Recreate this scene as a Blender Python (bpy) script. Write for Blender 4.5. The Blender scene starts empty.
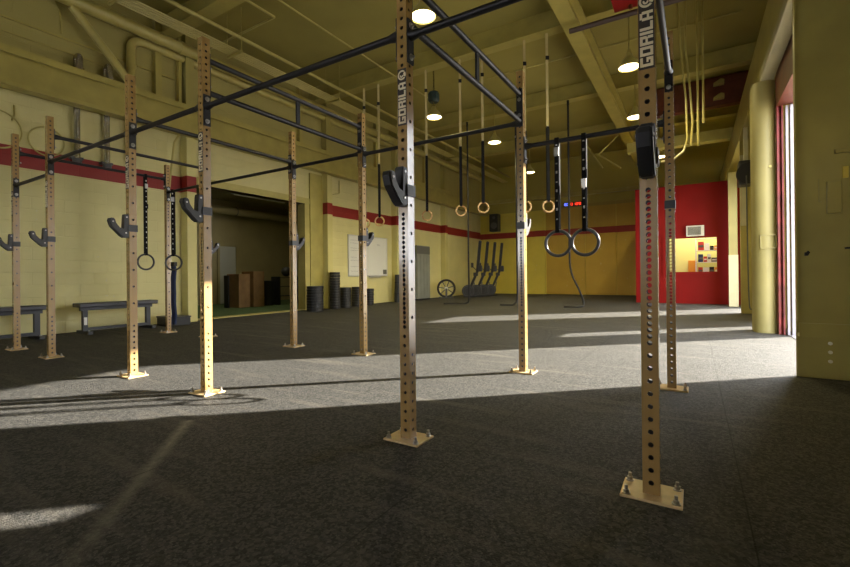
import bpy, bmesh, math, random
from mathutils import Vector, Matrix
random.seed(7)
PI = math.pi
scn = bpy.context.scene
COL = scn.collection

# ------------------------------------------------------------------ materials
def mat(name, col, rough=.6, metal=0., noise=0., nscale=8., bump=0., bscale=60., spec=.5, emit=None, estr=0., stretch=(1,1,1)):
    m = bpy.data.materials.new(name); m.use_nodes = True
    nt = m.node_tree; b = nt.nodes['Principled BSDF']
    b.inputs['Base Color'].default_value = (*col, 1)
    b.inputs['Roughness'].default_value = rough
    b.inputs['Metallic'].default_value = metal
    b.inputs['Specular IOR Level'].default_value = spec
    if emit:
        b.inputs['Emission Color'].default_value = (*emit, 1); b.inputs['Emission Strength'].default_value = estr
    if noise or bump:
        g = nt.nodes.new('ShaderNodeNewGeometry')
        mp = nt.nodes.new('ShaderNodeMapping'); mp.inputs['Scale'].default_value = stretch
        nt.links.new(g.outputs['Position'], mp.inputs['Vector'])
    if noise:
        n = nt.nodes.new('ShaderNodeTexNoise'); n.inputs['Scale'].default_value = nscale; n.inputs['Detail'].default_value = 6
        nt.links.new(mp.outputs[0], n.inputs['Vector'])
        r = nt.nodes.new('ShaderNodeValToRGB')
        r.color_ramp.elements[0].position = .3; r.color_ramp.elements[1].position = .7
        r.color_ramp.elements[0].color = (*[c*(1-noise) for c in col], 1)
        r.color_ramp.elements[1].color = (*[min(1, c*(1+noise)) for c in col], 1)
        nt.links.new(n.outputs['Fac'], r.inputs['Fac']); nt.links.new(r.outputs['Color'], b.inputs['Base Color'])
    if bump:
        n2 = nt.nodes.new('ShaderNodeTexNoise'); n2.inputs['Scale'].default_value = bscale; n2.inputs['Detail'].default_value = 4
        nt.links.new(mp.outputs[0], n2.inputs['Vector'])
        bp = nt.nodes.new('ShaderNodeBump'); bp.inputs['Strength'].default_value = bump; bp.inputs['Distance'].default_value = .01
        nt.links.new(n2.outputs['Fac'], bp.inputs['Height']); nt.links.new(bp.outputs['Normal'], b.inputs['Normal'])
    return m

def mix_rgb(nt, fac, a, b):
    n = nt.nodes.new('ShaderNodeMix'); n.data_type = 'RGBA'
    for sock, v in ((n.inputs[0], fac), (n.inputs[6], a), (n.inputs[7], b)):
        if hasattr(v, 'links'): nt.links.new(v, sock)
        elif isinstance(v, (int, float)): sock.default_value = v
        else: sock.default_value = (*v, 1)
    return n.outputs[2]
def math_n(nt, op, a, b=0., c=0.):
    n = nt.nodes.new('ShaderNodeMath'); n.operation = op
    for i, v in enumerate((a, b, c)):
        if hasattr(v, 'links'): nt.links.new(v, n.inputs[i])
        else: n.inputs[i].default_value = v
    return n.outputs[0]

def wall_mat(name, axis, z0, z1, paint, bricks=True):
    """painted block wall with a red stripe between z0 and z1; axis = the horizontal world axis along the wall"""
    m = bpy.data.materials.new(name); m.use_nodes = True
    nt = m.node_tree; b = nt.nodes['Principled BSDF']; b.inputs['Roughness'].default_value = .55
    g = nt.nodes.new('ShaderNodeNewGeometry'); s = nt.nodes.new('ShaderNodeSeparateXYZ'); nt.links.new(g.outputs['Position'], s.inputs[0])
    cm = nt.nodes.new('ShaderNodeCombineXYZ'); nt.links.new(s.outputs[axis], cm.inputs[0]); nt.links.new(s.outputs[2], cm.inputs[1])
    n = nt.nodes.new('ShaderNodeTexNoise'); n.inputs['Scale'].default_value = 1.6; n.inputs['Detail'].default_value = 7
    nt.links.new(g.outputs['Position'], n.inputs['Vector'])
    base = mix_rgb(nt, n.outputs['Fac'], tuple(c*.82 for c in paint), tuple(min(1, c*1.15) for c in paint))
    n3 = nt.nodes.new('ShaderNodeTexNoise'); n3.inputs['Scale'].default_value = 9; n3.inputs['Detail'].default_value = 8
    nt.links.new(g.outputs['Position'], n3.inputs['Vector'])
    chip = math_n(nt, 'GREATER_THAN', n3.outputs['Fac'], .70)
    base = mix_rgb(nt, math_n(nt, 'MULTIPLY', chip, .45), base, (.62, .58, .40))
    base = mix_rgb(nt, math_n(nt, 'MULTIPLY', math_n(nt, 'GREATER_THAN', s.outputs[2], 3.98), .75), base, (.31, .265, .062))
    inb = math_n(nt, 'MULTIPLY', math_n(nt, 'GREATER_THAN', s.outputs[2], z0), math_n(nt, 'LESS_THAN', s.outputs[2], z1))
    colr = mix_rgb(nt, inb, base, (.26, .013, .007))
    nt.links.new(colr, b.inputs['Base Color'])
    n2 = nt.nodes.new('ShaderNodeTexNoise'); n2.inputs['Scale'].default_value = 45
    nt.links.new(g.outputs['Position'], n2.inputs['Vector'])
    h = math_n(nt, 'MULTIPLY', n2.outputs['Fac'], .25)
    if bricks:
        br = nt.nodes.new('ShaderNodeTexBrick'); nt.links.new(cm.outputs[0], br.inputs['Vector'])
        br.inputs['Scale'].default_value = 1.; br.inputs['Brick Width'].default_value = .44; br.inputs['Row Height'].default_value = .21
        br.inputs['Mortar Size'].default_value = .007; br.inputs['Mortar Smooth'].default_value = .3
        h = math_n(nt, 'SUBTRACT', h, br.outputs['Fac'])
    bp = nt.nodes.new('ShaderNodeBump'); bp.inputs['Strength'].default_value = .55; bp.inputs['Distance'].default_value = .012
    nt.links.new(h, bp.inputs['Height']); nt.links.new(bp.outputs['Normal'], b.inputs['Normal'])
    return m

def floor_mat():
    m = bpy.data.materials.new('black_rubber_floor'); m.use_nodes = True
    nt = m.node_tree; b = nt.nodes['Principled BSDF']
    g = nt.nodes.new('ShaderNodeNewGeometry'); s = nt.nodes.new('ShaderNodeSeparateXYZ'); nt.links.new(g.outputs['Position'], s.inputs[0])
    def noise(sc, det=4, rot=None, stretch=None):
        n = nt.nodes.new('ShaderNodeTexNoise'); n.inputs['Scale'].default_value = sc; n.inputs['Detail'].default_value = det
        v = g.outputs['Position']
        if stretch:
            mp = nt.nodes.new('ShaderNodeMapping'); mp.inputs['Rotation'].default_value = (0, 0, rot); mp.inputs['Scale'].default_value = stretch
            nt.links.new(v, mp.inputs['Vector']); v = mp.outputs[0]
        nt.links.new(v, n.inputs['Vector']); return n.outputs['Fac']
    big = noise(1.1, 6); base = mix_rgb(nt, big, (.029, .0295, .030), (.058, .058, .058))
    # pale rubber crumbs
    vo = nt.nodes.new('ShaderNodeTexVoronoi'); vo.inputs['Scale'].default_value = 115; nt.links.new(g.outputs['Position'], vo.inputs['Vector'])
    sp = nt.nodes.new('ShaderNodeSeparateColor'); nt.links.new(vo.outputs['Color'], sp.inputs[0])
    crumbs = math_n(nt, 'MULTIPLY', math_n(nt, 'GREATER_THAN', sp.outputs[0], .74), math_n(nt, 'LESS_THAN', vo.outputs['Distance'], .42))
    base = mix_rgb(nt, math_n(nt, 'MULTIPLY', crumbs, .5), base, (.19, .18, .165))
    v2 = nt.nodes.new('ShaderNodeTexVoronoi'); v2.inputs['Scale'].default_value = 78; nt.links.new(g.outputs['Position'], v2.inputs['Vector'])
    s2 = nt.nodes.new('ShaderNodeSeparateColor'); nt.links.new(v2.outputs['Color'], s2.inputs[0])
    base = mix_rgb(nt, math_n(nt, 'MULTIPLY', math_n(nt, 'GREATER_THAN', s2.outputs[1], .55), .62), base, (.012, .012, .012))
    base = mix_rgb(nt, math_n(nt, 'MULTIPLY', math_n(nt, 'GREATER_THAN', s2.outputs[2], .70), .5), base, (.115, .112, .105))
    # chalk dust dragged along the mats
    st = noise(2.2, 5, .7, (.35, 3.2, 1))
    dust = math_n(nt, 'MULTIPLY', math_n(nt, 'MAXIMUM', math_n(nt, 'SUBTRACT', st, .54), 0.), 2.6)
    base = mix_rgb(nt, dust, base, (.15, .135, .115))
    # the chalky worn stripe running from the upright towards the corner
    A = (-2.70, -.44); B = (-1.55, -1.52); L = math.hypot(B[0]-A[0], B[1]-A[1]); dx, dy = (B[0]-A[0])/L, (B[1]-A[1])/L
    px = math_n(nt, 'SUBTRACT', s.outputs[0], A[0]); py = math_n(nt, 'SUBTRACT', s.outputs[1], A[1])
    al = math_n(nt, 'ADD', math_n(nt, 'MULTIPLY', px, dx), math_n(nt, 'MULTIPLY', py, dy))
    ac = math_n(nt, 'ABSOLUTE', math_n(nt, 'SUBTRACT', math_n(nt, 'MULTIPLY', py, dx), math_n(nt, 'MULTIPLY', px, dy)))
    inl = math_n(nt, 'MULTIPLY', math_n(nt, 'GREATER_THAN', al, -.02), math_n(nt, 'LESS_THAN', al, L+.2))
    ins = math_n(nt, 'MULTIPLY', inl, math_n(nt, 'MAXIMUM', math_n(nt, 'SUBTRACT', 1.15, math_n(nt, 'DIVIDE', ac, .046)), 0.))
    ins = math_n(nt, 'MULTIPLY', ins, math_n(nt, 'MAXIMUM', math_n(nt, 'SUBTRACT', 1.1, math_n(nt, 'DIVIDE', al, L+.3)), 0.))
    br = math_n(nt, 'MULTIPLY', noise(22, 6), 1.5)
    base = mix_rgb(nt, math_n(nt, 'MULTIPLY', math_n(nt, 'MULTIPLY', ins, br), .95), base, (.26, .24, .20))
    # mat joints every 1.22 x 1.83 m
    def joint(o, off, step):
        f = math_n(nt, 'FRACT', math_n(nt, 'DIVIDE', math_n(nt, 'ADD', o, off), step))
        return math_n(nt, 'LESS_THAN', f, .006/step)
    j = joint(s.outputs[0], 24.4-.295, 1.22)
    base = mix_rgb(nt, math_n(nt, 'MULTIPLY', j, .7), base, (.004, .004, .004))
    nt.links.new(base, b.inputs['Base Color'])
    b.inputs['Roughness'].default_value = .7; b.inputs['Specular IOR Level'].default_value = .3
    hh = math_n(nt, 'SUBTRACT', math_n(nt, 'ADD', noise(150, 3), math_n(nt, 'MULTIPLY', noise(45, 3), .35)), math_n(nt, 'MULTIPLY', j, 1.))
    bp = nt.nodes.new('ShaderNodeBump'); bp.inputs['Strength'].default_value = 1.0; bp.inputs['Distance'].default_value = .018
    nt.links.new(hh, bp.inputs['Height']); nt.links.new(bp.outputs['Normal'], b.inputs['Normal'])
    return m

PAINT = (.66, .60, .27); STEELP = (.41, .35, .095)
M = {}
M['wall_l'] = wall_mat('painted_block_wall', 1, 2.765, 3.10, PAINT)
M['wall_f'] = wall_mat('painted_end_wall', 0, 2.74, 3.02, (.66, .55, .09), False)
M['wall_r'] = mat('olive_wall_paint', (.48, .41, .13), .5, noise=.12, nscale=1.5, bump=.15)
M['floor'] = floor_mat()
M['ceiling'] = mat('olive_ceiling_paint', (.35, .30, .08), .75, noise=.12, nscale=.7, bump=.1, bscale=20)
M['steelp'] = mat('mustard_steel_paint', STEELP, .38, noise=.12, nscale=3, bump=.06, bscale=30)
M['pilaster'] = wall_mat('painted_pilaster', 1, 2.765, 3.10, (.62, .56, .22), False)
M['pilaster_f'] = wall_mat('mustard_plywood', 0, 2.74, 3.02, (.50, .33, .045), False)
M['pipe'] = mat('painted_pipe', (.47, .405, .125), .35, noise=.1, nscale=4)
M['panel'] = mat('olive_steel_panel', (.36, .305, .085), .36, noise=.14, nscale=2.2, bump=.08, bscale=14)
M['column'] = mat('cream_steel_column', (.29, .255, .095), .55, noise=.1, nscale=2)
M['palepost'] = mat('pale_post', (.46, .43, .28), .5, noise=.08, nscale=4)
M['maroon'] = mat('maroon_steel', (.12, .028, .012), .45, noise=.25, nscale=5)
M['scuffed_red'] = mat('scuffed_red_steel', (.20, .025, .028), .45, noise=.45, nscale=6)
M['redwall'] = mat('red_office_paint', (.22, .004, .004), .6, spec=.2, noise=.06, nscale=2)
M['tan'] = mat('tan_powder_coat', (.36, .222, .074), .25, noise=.07, nscale=12)
_t = M['tan'].node_tree.nodes['Principled BSDF']; _t.inputs['Coat Weight'].default_value = .8; _t.inputs['Coat Roughness'].default_value = .12; _t.inputs['Specular IOR Level'].default_value = .8
M['bare'] = mat('bare_dark_steel', (.03, .025, .02), .7)
M['plate'] = mat('tan_base_plate', (.56, .40, .20), .4, noise=.12, nscale=20)
M['black'] = mat('black_steel', (.013, .013, .014), .45, spec=.3)
M['barblack'] = mat('black_bar', (.015, .014, .016), .45, spec=.3, bump=.05, bscale=300)
M['grey'] = mat('grey_steel', (.085, .085, .088), .42)
M['cupgrey'] = mat('dark_grey_cup_steel', (.045, .045, .047), .42, spec=.35)
M['zinc'] = mat('zinc_bolt', (.45, .43, .40), .28, metal=.9)
M['decal'] = mat('dark_brown_decal', (.025, .015, .008), .5)
M['cream'] = mat('cream_print', (.80, .70, .48), .5)
M['rubber'] = mat('black_rubber', (.016, .016, .017), .55)
M['plastic'] = mat('black_plastic', (.02, .02, .022), .42)
M['vinyl'] = mat('black_vinyl', (.02, .02, .026), .4)
M['benchst'] = mat('charcoal_steel', (.022, .024, .028), .45)
M['strap'] = mat('black_webbing', (.010, .010, .011), .85, spec=.15, bump=.3, bscale=250)
M['print'] = mat('white_webbing_print', (.65, .65, .65), .6)
M['wood'] = mat('wooden_ring', (.60, .38, .17), .4, noise=.15, nscale=30)
M['ringdark'] = mat('charcoal_ring', (.035, .033, .03), .3)
M['tanstrap'] = mat('tan_webbing', (.50, .42, .20), .7)
M['rope'] = mat('black_rope', (.015, .015, .015), .8, bump=.5, bscale=120)
M['white'] = mat('white_board', (.74, .74, .68), .25)
M['alu'] = mat('aluminium', (.6, .6, .58), .35, metal=.7)
M['marker'] = mat('grey_marker', (.32, .32, .34), .6)
M['ply'] = mat('brown_plywood', (.30, .17, .06), .6, noise=.2, nscale=4)
M['turf'] = mat('green_turf', (.06, .11, .035), .9, noise=.3, nscale=50, bump=.5, bscale=200)
M['chrome'] = mat('chrome_pipe', (.55, .53, .48), .25, metal=.9)
M['locker'] = mat('grey_locker', (.22, .23, .20), .5, noise=.1, nscale=3)
M['plastwhite'] = mat('white_plastic', (.75, .74, .70), .4)
M['grille'] = mat('dark_grille', (.10, .10, .09), .5)
M['bluegrey'] = mat('blue_grey_ballast', (.025, .05, .05), .45)
M['shade'] = mat('olive_lamp_shade', (.45, .40, .13), .3)
M['bulb'] = mat('lit_bulb', (1, .9, .6), .3, emit=(1, .86, .50), estr=9)
M['ledred'] = mat('red_digits', (.2, 0, 0), .4, emit=(1, .05, .02), estr=3)
M['ledblue'] = mat('blue_digits', (0, 0, .2), .4, emit=(.15, .2, 1), estr=3)
M['concrete'] = mat('pale_concrete', (.34, .32, .31), .8, noise=.1, nscale=2)
M['trackmetal'] = mat('galvanized_track', (.30, .29, .34), .4, metal=.3, noise=.1, nscale=20)
M['officewall'] = mat('yellow_office_paint', (.74, .70, .24), .6)
M['orange'] = mat('orange_card', (.75, .30, .03), .6)
M['redcard'] = mat('red_card', (.5, .04, .03), .6)
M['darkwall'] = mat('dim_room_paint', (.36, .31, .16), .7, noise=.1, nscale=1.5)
M['bluefab'] = mat('navy_fabric', (.02, .035, .10), .8)
gl = bpy.data.materials.new('window_glass'); gl.use_nodes = True
_b = gl.node_tree.nodes['Principled BSDF']; _b.inputs['Transmission Weight'].default_value = 1; _b.inputs['Roughness'].default_value = 0; _b.inputs['IOR'].default_value = 1.02
M['glass'] = gl
M['palebolt'] = mat('pale_bolt_head', (.80, .78, .66), .35)

# ------------------------------------------------------------------ mesh builder
class MB:
    def __init__(s): s.bm = bmesh.new()
    def box(s, a, b, bev=0., rz=0.):
        x0, y0, z0 = a; x1, y1, z1 = b
        r = bmesh.ops.create_cube(s.bm, size=1)
        vs = r['verts']
        mt = Matrix.Translation(((x0+x1)/2, (y0+y1)/2, (z0+z1)/2)) @ Matrix.Rotation(rz, 4, 'Z') @ Matrix.Diagonal((abs(x1-x0), abs(y1-y0), abs(z1-z0), 1))
        bmesh.ops.transform(s.bm, matrix=mt, verts=vs)
        if bev:
            es = list({e for v in vs for e in v.link_edges})
            bmesh.ops.bevel(s.bm, geom=es, offset=bev, segments=2, affect='EDGES', profile=.5)
        return s
    def obox(s, p, q, w, h, up=(0, 0, 1)):
        """box beam from p to q, width w (across), height h (along up)"""
        p = Vector(p); q = Vector(q); d = (q-p); L = d.length; d.normalize()
        u = Vector(up); u = (u-d*u.dot(d)).normalized(); r = d.cross(u)
        vs = bmesh.ops.create_cube(s.bm, size=1)['verts']
        R = Matrix((r, d, u)).transposed().to_4x4()
        bmesh.ops.transform(s.bm, matrix=Matrix.Translation((p+q)/2) @ R @ Matrix.Diagonal((w, L, h, 1)), verts=vs)
        return s
    def cyl(s, p, q, r1, r2=None, n=14, caps=True):
        p = Vector(p); q = Vector(q); d = q-p
        r2 = r1 if r2 is None else r2
        R = d.to_track_quat('Z', 'Y').to_matrix().to_4x4()
        bmesh.ops.create_cone(s.bm, cap_ends=caps, segments=n, radius1=r1, radius2=r2, depth=d.length, matrix=Matrix.Translation((p+q)/2) @ R)
        return s
    def tube(s, pts, r, n=10):
        """swept round tube along a polyline"""
        pts = [Vector(p) for p in pts]; rings = []
        pd = None
        for i, p in enumerate(pts):
            d = ((pts[min(i+1, len(pts)-1)]-p).normalized() + (p-pts[max(i-1, 0)]).normalized())
            d.normalize()
            if pd is None:
                a = Vector((0, 0, 1)) if abs(d.z) < .9 else Vector((1, 0, 0))
                u = (a-d*a.dot(d)).normalized()
            else:
                u = (u-d*u.dot(d)).normalized()
            pd = d; w = d.cross(u)
            rings.append([s.bm.verts.new(p+u*r*math.cos(2*PI*k/n)+w*r*math.sin(2*PI*k/n)) for k in range(n)])
        for a, b in zip(rings, rings[1:]):
            for k in range(n): s.bm.faces.new((a[k], a[(k+1) % n], b[(k+1) % n], b[k]))
        s.bm.faces.new(rings[0][::-1]); s.bm.faces.new(rings[-1])
        return s
    def torus(s, c, R, r, axis='Y', n=36, m=10, tilt=0.):
        c = Vector(c); rg = []
        for i in range(n):
            a = 2*PI*i/n; ring = []
            for j in range(m):
                b = 2*PI*j/m
                x = (R+r*math.cos(b))*math.cos(a); y = (R+r*math.cos(b))*math.sin(a); z = r*math.sin(b)
                v = {'Z': Vector((x, y, z)), 'Y': Vector((x, z, y)), 'X': Vector((z, x, y))}[axis]
                if tilt: v = Matrix.Rotation(tilt, 3, 'Z') @ v
                ring.append(s.bm.verts.new(c+v))
            rg.append(ring)
        for i in range(n):
            a, b = rg[i], rg[(i+1) % n]
            for j in range(m): s.bm.faces.new((a[j], a[(j+1) % m], b[(j+1) % m], b[j]))
        return s
    def prism(s, prof, x0, x1, axis='X'):
        """extrude a closed 2D profile; axis X: (y,z) profile, axis Y: (x,z), axis Z: (x,y)"""
        f = {'X': lambda a, b, t: (t, a, b), 'Y': lambda a, b, t: (a, t, b), 'Z': lambda a, b, t: (a, b, t)}[axis]
        v0 = [s.bm.verts.new(f(a, b, x0)) for a, b in prof]; v1 = [s.bm.verts.new(f(a, b, x1)) for a, b in prof]
        n = len(prof); s.bm.faces.new(v0); s.bm.faces.new(v1[::-1])
        for i in range(n): s.bm.faces.new((v0[i], v1[i], v1[(i+1) % n], v0[(i+1) % n]))
        return s
    def lathe(s, prof, c, n=28):
        """(r,z) profile revolved about the vertical through c"""
        c = Vector(c); rg = []
        for r, z in prof:
            rg.append([s.bm.verts.new(c+Vector((r*math.cos(2*PI*k/n), r*math.sin(2*PI*k/n), z))) for k in range(n)])
        for a, b in zip(rg, rg[1:]):
            for k in range(n): s.bm.faces.new((a[k], a[(k+1) % n], b[(k+1) % n], b[k]))
        return s
    def build(s, name, m, parent=None, smooth=False, recalc=True):
        if recalc: bmesh.ops.recalc_face_normals(s.bm, faces=s.bm.faces)
        me = bpy.data.meshes.new(name); s.bm.to_mesh(me); s.bm.free()
        me.materials.append(m if not isinstance(m, str) else M[m])
        if smooth:
            for p in me.polygons: p.use_smooth = True
            if smooth == 'auto': me.set_sharp_from_angle(angle=math.radians(40))
        o = bpy.data.objects.new(name, me); COL.objects.link(o)
        if parent: o.parent = parent
        return o
def tag(o, label, cat, group=None, kind=None):
    o['label'] = label; o['category'] = cat
    if group: o['group'] = group
    if kind: o['kind'] = kind
    return o
def empty(name, label, cat, loc=(0, 0, 0), group=None, rz=0.):
    o = bpy.data.objects.new(name, None); COL.objects.link(o); o.location = loc; o.rotation_euler.z = rz
    o.empty_display_size = .1
    return tag(o, label, cat, group)
def struct(o, label, cat='wall'):
    o['kind'] = 'structure'; o['label'] = label; o['category'] = cat; return o
def copy_tree(o, parent=None):
    c = o.copy(); COL.objects.link(c)
    if parent: c.parent = parent
    for ch in list(o.children): copy_tree(ch, c)
    return c
ORD = ['first', 'second', 'third', 'fourth', 'fifth', 'sixth', 'seventh', 'eighth', 'ninth', 'tenth', 'eleventh', 'twelfth', 'thirteenth', 'fourteenth']

# ------------------------------------------------------------------ the setting
XL, YF, CZ, YB = -9.2, 18.5, 6.30, -7.0
XR = 1.42
o = MB().box((XL-.25, YB, -.12), (XR+.2, YF+.2, 0)).build('floor', 'floor'); struct(o, 'black rubber mat floor with pale crumbs and chalk dust', 'floor')
o = MB().box((XR+.2, -30, -.14), (60, 60, -.02)).build('floor_exterior', 'concrete'); struct(o, 'pale sunlit pavement seen outside the roller door', 'ground')
o = MB().box((XL-.25, YB, CZ), (XR+.2, YF+.2, CZ+.15)).build('ceiling', 'ceiling'); struct(o, 'olive painted ceiling deck above the beams', 'ceiling')
# left wall with the wide opening to the dark side room
OY0, OY1, OZ = 3.42, 6.62, 3.0
w = MB().box((XL-.25, YB, 0), (XL, OY0, CZ)).box((XL-.25, OY1, 0), (XL, YF+.2, CZ)).box((XL-.25, OY0, OZ), (XL, OY1, CZ))
struct(w.build('wall_left', 'wall_l'), 'pale yellow painted block wall with a red stripe', 'wall')
w = MB().box((XL, YF, 0), (XR+.2, YF+.2, CZ))
struct(w.build('wall_far', 'wall_f'), 'mustard yellow end wall with a red stripe', 'wall')
# right wall: openings that let the low sun in
D1 = (3.25, 6.36); S2 = (7.30, 7.95); D3 = (10.35, 12.3); S0 = (1.78, 2.12)
HZ = 3.9
w = MB()
for a, b in ((YB, S0[0]), (S0[1], D1[0]), (D1[1], S2[0]), (S2[1], D3[0]), (D3[1], YF+.2)): w.box((XR, a, 0), (XR+.2, b, CZ))
for (a, b), z in ((D1, HZ), (S2, 1.75), (D3, 3.3)): w.box((XR, a, z), (XR+.2, b, CZ))
w.box((XR, S0[0], 2.25), (XR+.2, S0[1], CZ)); w.box((XR, S0[0], 0), (XR+.2, S0[1], 1.86))
struct(w.build('wall_right', 'wall_r'), 'olive painted side wall with tall door openings', 'wall')
w = MB().box((XL-.25, YB-.2, 0), (-6.6, YB, CZ)).box((-1.2, YB-.2, 0), (XR+.2, YB, CZ)).box((-6.6, YB-.2, 0), (-1.2, YB, 1.3)).box((-6.6, YB-.2, 2.4), (-1.2, YB, CZ))  # unseen opening added so sky light fills the front faces of the uprights
struct(w.build('wall_rear', 'wall_r'), 'olive wall behind the camera with an added opening for fill light', 'wall')
# side room behind the opening
sx0, sx1, sy0, sy1, sz = -14.2, XL-.25, .5, 12.0, 3.7
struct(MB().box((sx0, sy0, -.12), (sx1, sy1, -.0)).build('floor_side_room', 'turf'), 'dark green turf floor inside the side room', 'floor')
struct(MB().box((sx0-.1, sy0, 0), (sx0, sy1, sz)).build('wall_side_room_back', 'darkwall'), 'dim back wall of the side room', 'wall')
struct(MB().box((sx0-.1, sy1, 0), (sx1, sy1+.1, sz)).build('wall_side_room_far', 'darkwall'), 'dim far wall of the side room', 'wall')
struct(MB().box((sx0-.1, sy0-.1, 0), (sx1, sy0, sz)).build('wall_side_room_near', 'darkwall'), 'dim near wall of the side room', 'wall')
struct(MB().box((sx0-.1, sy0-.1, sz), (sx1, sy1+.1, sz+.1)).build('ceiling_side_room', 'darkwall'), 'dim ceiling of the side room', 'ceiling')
struct(MB().box((XL-.3, OY0, -.005), (XL+.03, OY1, .012)).build('trim_1', 'pipe'), 'yellow threshold strip across the wide opening', 'trim')
# opening jamb boards
struct(MB().box((XL-.27, OY1-.02, 0), (XL+.02, OY1+.16, OZ+.12)).build('trim_2', 'pipe'), 'mustard jamb on the far side of the wide opening', 'trim')
struct(MB().box((XL-.27, OY0-.14, OZ), (XL+.03, OY1+.16, OZ+.16)).build('trim_3', 'pipe'), 'mustard lintel over the wide opening', 'trim')
struct(MB().box((XL, OY1+.16, 0), (XL+.05, 7.30, 3.9)).build('trim_40', 'steelp'), 'olive recess panel between the wide opening and the pilaster', 'trim')
# pilasters on the left wall
for i, y in enumerate((3.13, 7.27, 10.75, 14.35)):
    h = 3.9
    o = MB().box((XL, y, 0), (XL+.24, y+.21, h), .006).box((XL, y+.02, h), (XL+.2, y+.20, CZ), .004).build('trim_%d' % (4+i), 'pilaster')
    struct(o, 'yellow wall pilaster crossed by the red stripe, %s from the near end' % ORD[i], 'pilaster')
# upright steel stubs and rails above the beam on the left wall
for i, (y, wd) in enumerate(((2.30+.28, .12), (3.05, .06), (6.35, .10), (9.75, .10), (12.9, .10))):
    struct(MB().box((XL, y, 4.5), (XL+.12, y+wd, CZ)).build('trim_%d' % (9+i), 'steelp'), 'mustard steel stud above the wall beam, %s from the near end' % ORD[i], 'stud')
struct(MB().box((XL, YB, 5.12), (XL+.035, 3.1, 5.15)).box((XL, YB, 4.9), (XL+.02, 1.9, 4.915)).build('trim_14', 'steelp'), 'thin mustard rail along the upper left wall', 'trim')
# raised plywood cladding on the far wall
for i, (x0, x1) in enumerate(((-5.8, -4.05), (-4.03, -2.75), (-2.73, -1.75))):
    struct(MB().box((x0, YF-.04, .02), (x1, YF, 4.12), .004).build('trim_%d' % (15+i), 'pilaster_f'), 'mustard plywood sheet on the far wall, %s from the left' % ORD[i], 'panel')
w = MB().box((-6.30, YF-.07, 0), (-5.86, YF, 4.3), .005)
struct(w.build('trim_18', 'wall_f'), 'perforated yellow post on the far wall beside the plywood', 'post')
struct(MB().box((XL, YF-.16, 4.50), (-1.62, YF, 4.66)).build('trim_19', 'steelp'), 'mustard ledge across the far wall', 'trim')
# ceiling beams
for i, y in enumerate((-1.2, 2.75, 6.84, 10.65, 14.6)):
    o = MB().box((XL, y-.14, 5.86), (XR, y+.14, 5.89)).box((XL, y-.02, 5.88), (XR, y+.02, CZ)).build('trim_%d' % (20+i), 'steelp')
    struct(o, 'mustard ceiling joist running across the hall, %s from the near end' % ORD[i], 'beam')
o = MB().box((-1.87, YB, 5.42), (-1.59, YF, 5.46)).box((-1.75, YB, 5.45), (-1.71, YF, 5.82)).box((-1.87, YB, 5.82), (-1.59, YF, 5.855)).build('trim_25', 'steelp')
struct(o, 'large mustard steel girder running the length of the hall', 'beam')
struct(MB().box((-.9, 12.2, 5.48), (XR, 12.45, 6.26)).build('trim_26', 'maroon'), 'maroon steel beam end over the right wall', 'beam')
struct(MB().box((-1.62, 12.9, 4.72), (XR, 13.2, 5.02)).build('trim_27', 'steelp'), 'mustard ledge beam below the maroon beam', 'beam')
struct(MB().box((-1.62, 17.6, 3.9), (XR, 17.75, 4.05)).box((-1.62, 17.6, 4.2), (XR, 17.7, 4.28)).build('trim_28', 'pipe'), 'yellow rails behind the red office roof', 'trim')
# big channel beam along the left wall
o = MB().box((XL+.19, YB, 3.93), (XL+.42, YF, 3.97)).box((XL+.19, YB, 4.49), (XL+.42, YF, 4.53)).box((XL+.20, YB, 3.97), (XL+.23, YF, 4.49)).box((XL+.405, YB, 4.42), (XL+.425, YF, 4.535)).box((XL+.405, YB, 3.925), (XL+.425, YF, 3.99)).build('trim_29', 'steelp')
struct(o, 'deep mustard channel beam along the left wall', 'beam')
# right side: header, hood, jambs
struct(MB().box((1.03, 3.0, 3.98), (XR, YF, 4.70)).build('trim_30', 'panel'), 'olive boxed header along the right wall', 'beam')
struct(MB().box((1.02, 2.2, 3.88), (1.19, 6.46, 4.02), .01).build('trim_31', 'palepost'), 'pale door hood over the roller door', 'beam')
o = MB().box((.905, 3.03, 0), (XR, 3.065, 3.95), .004).box((1.30, 3.06, 0), (XR, 3.30, 3.95)).build('wall_right_pier', 'panel'); struct(o, 'olive steel pier beside the roller door, nearest on the right', 'wall')
ch = MB().box((.91, 2.93, .37), (XR, 3.03, .395)).box((.91, 2.93, .395), (XR, 2.945, .49)).build('ledge', 'panel', o)
for z in (.155, .235, .312):
    MB().cyl((1.13, 3.03, z), (1.13, 3.018, z), .015).build('bolt', 'palebolt', o)
MB().box((.905, 2.99, .5), (.92, 3.03, 3.9)).build('edge_strip', 'panel', o)
MB().box((1.115, 3.0, 1.44), (1.21, 3.03, 1.72), .006).build('conduit_box', 'panel', o)
MB().box((1.065, 3.015, 1.55), (1.085, 3.03, 1.75)).build('switch_plate', 'panel', o)
MB().box((1.17, 3.0, 1.955), (1.42, 3.03, 1.99), .004).build('bracket', 'panel', o)
MB().prism([(.965, 1.08), (.985, 1.08), (1.0, 1.11), (.985, 1.125), (.975, 1.11), (.965, 1.11)], 3.0, 3.03, 'Y').build('latch', 'black', o)
MB().box((1.23, 2.985, 1.13), (1.30, 3.03, 1.145)).build('latch', 'black', o)
MB().box((1.22, 3.021, 1.74), (1.26, 3.031, 1.84), .004).box((1.28, 3.021, 1.76), (1.32, 3.031, 1.82), .004).build('yellow_patch', mat('bright_yellow_paint', (.75, .60, .10), .5), o)
o = MB()
prof = [(.93+.0, 6.62)] + [(1.075+.15*math.cos(a), 6.53+.15*math.sin(a)) for a in [PI+PI*k/12 for k in range(13)]] + [(1.225, 6.8), (.925, 6.8)]
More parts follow.
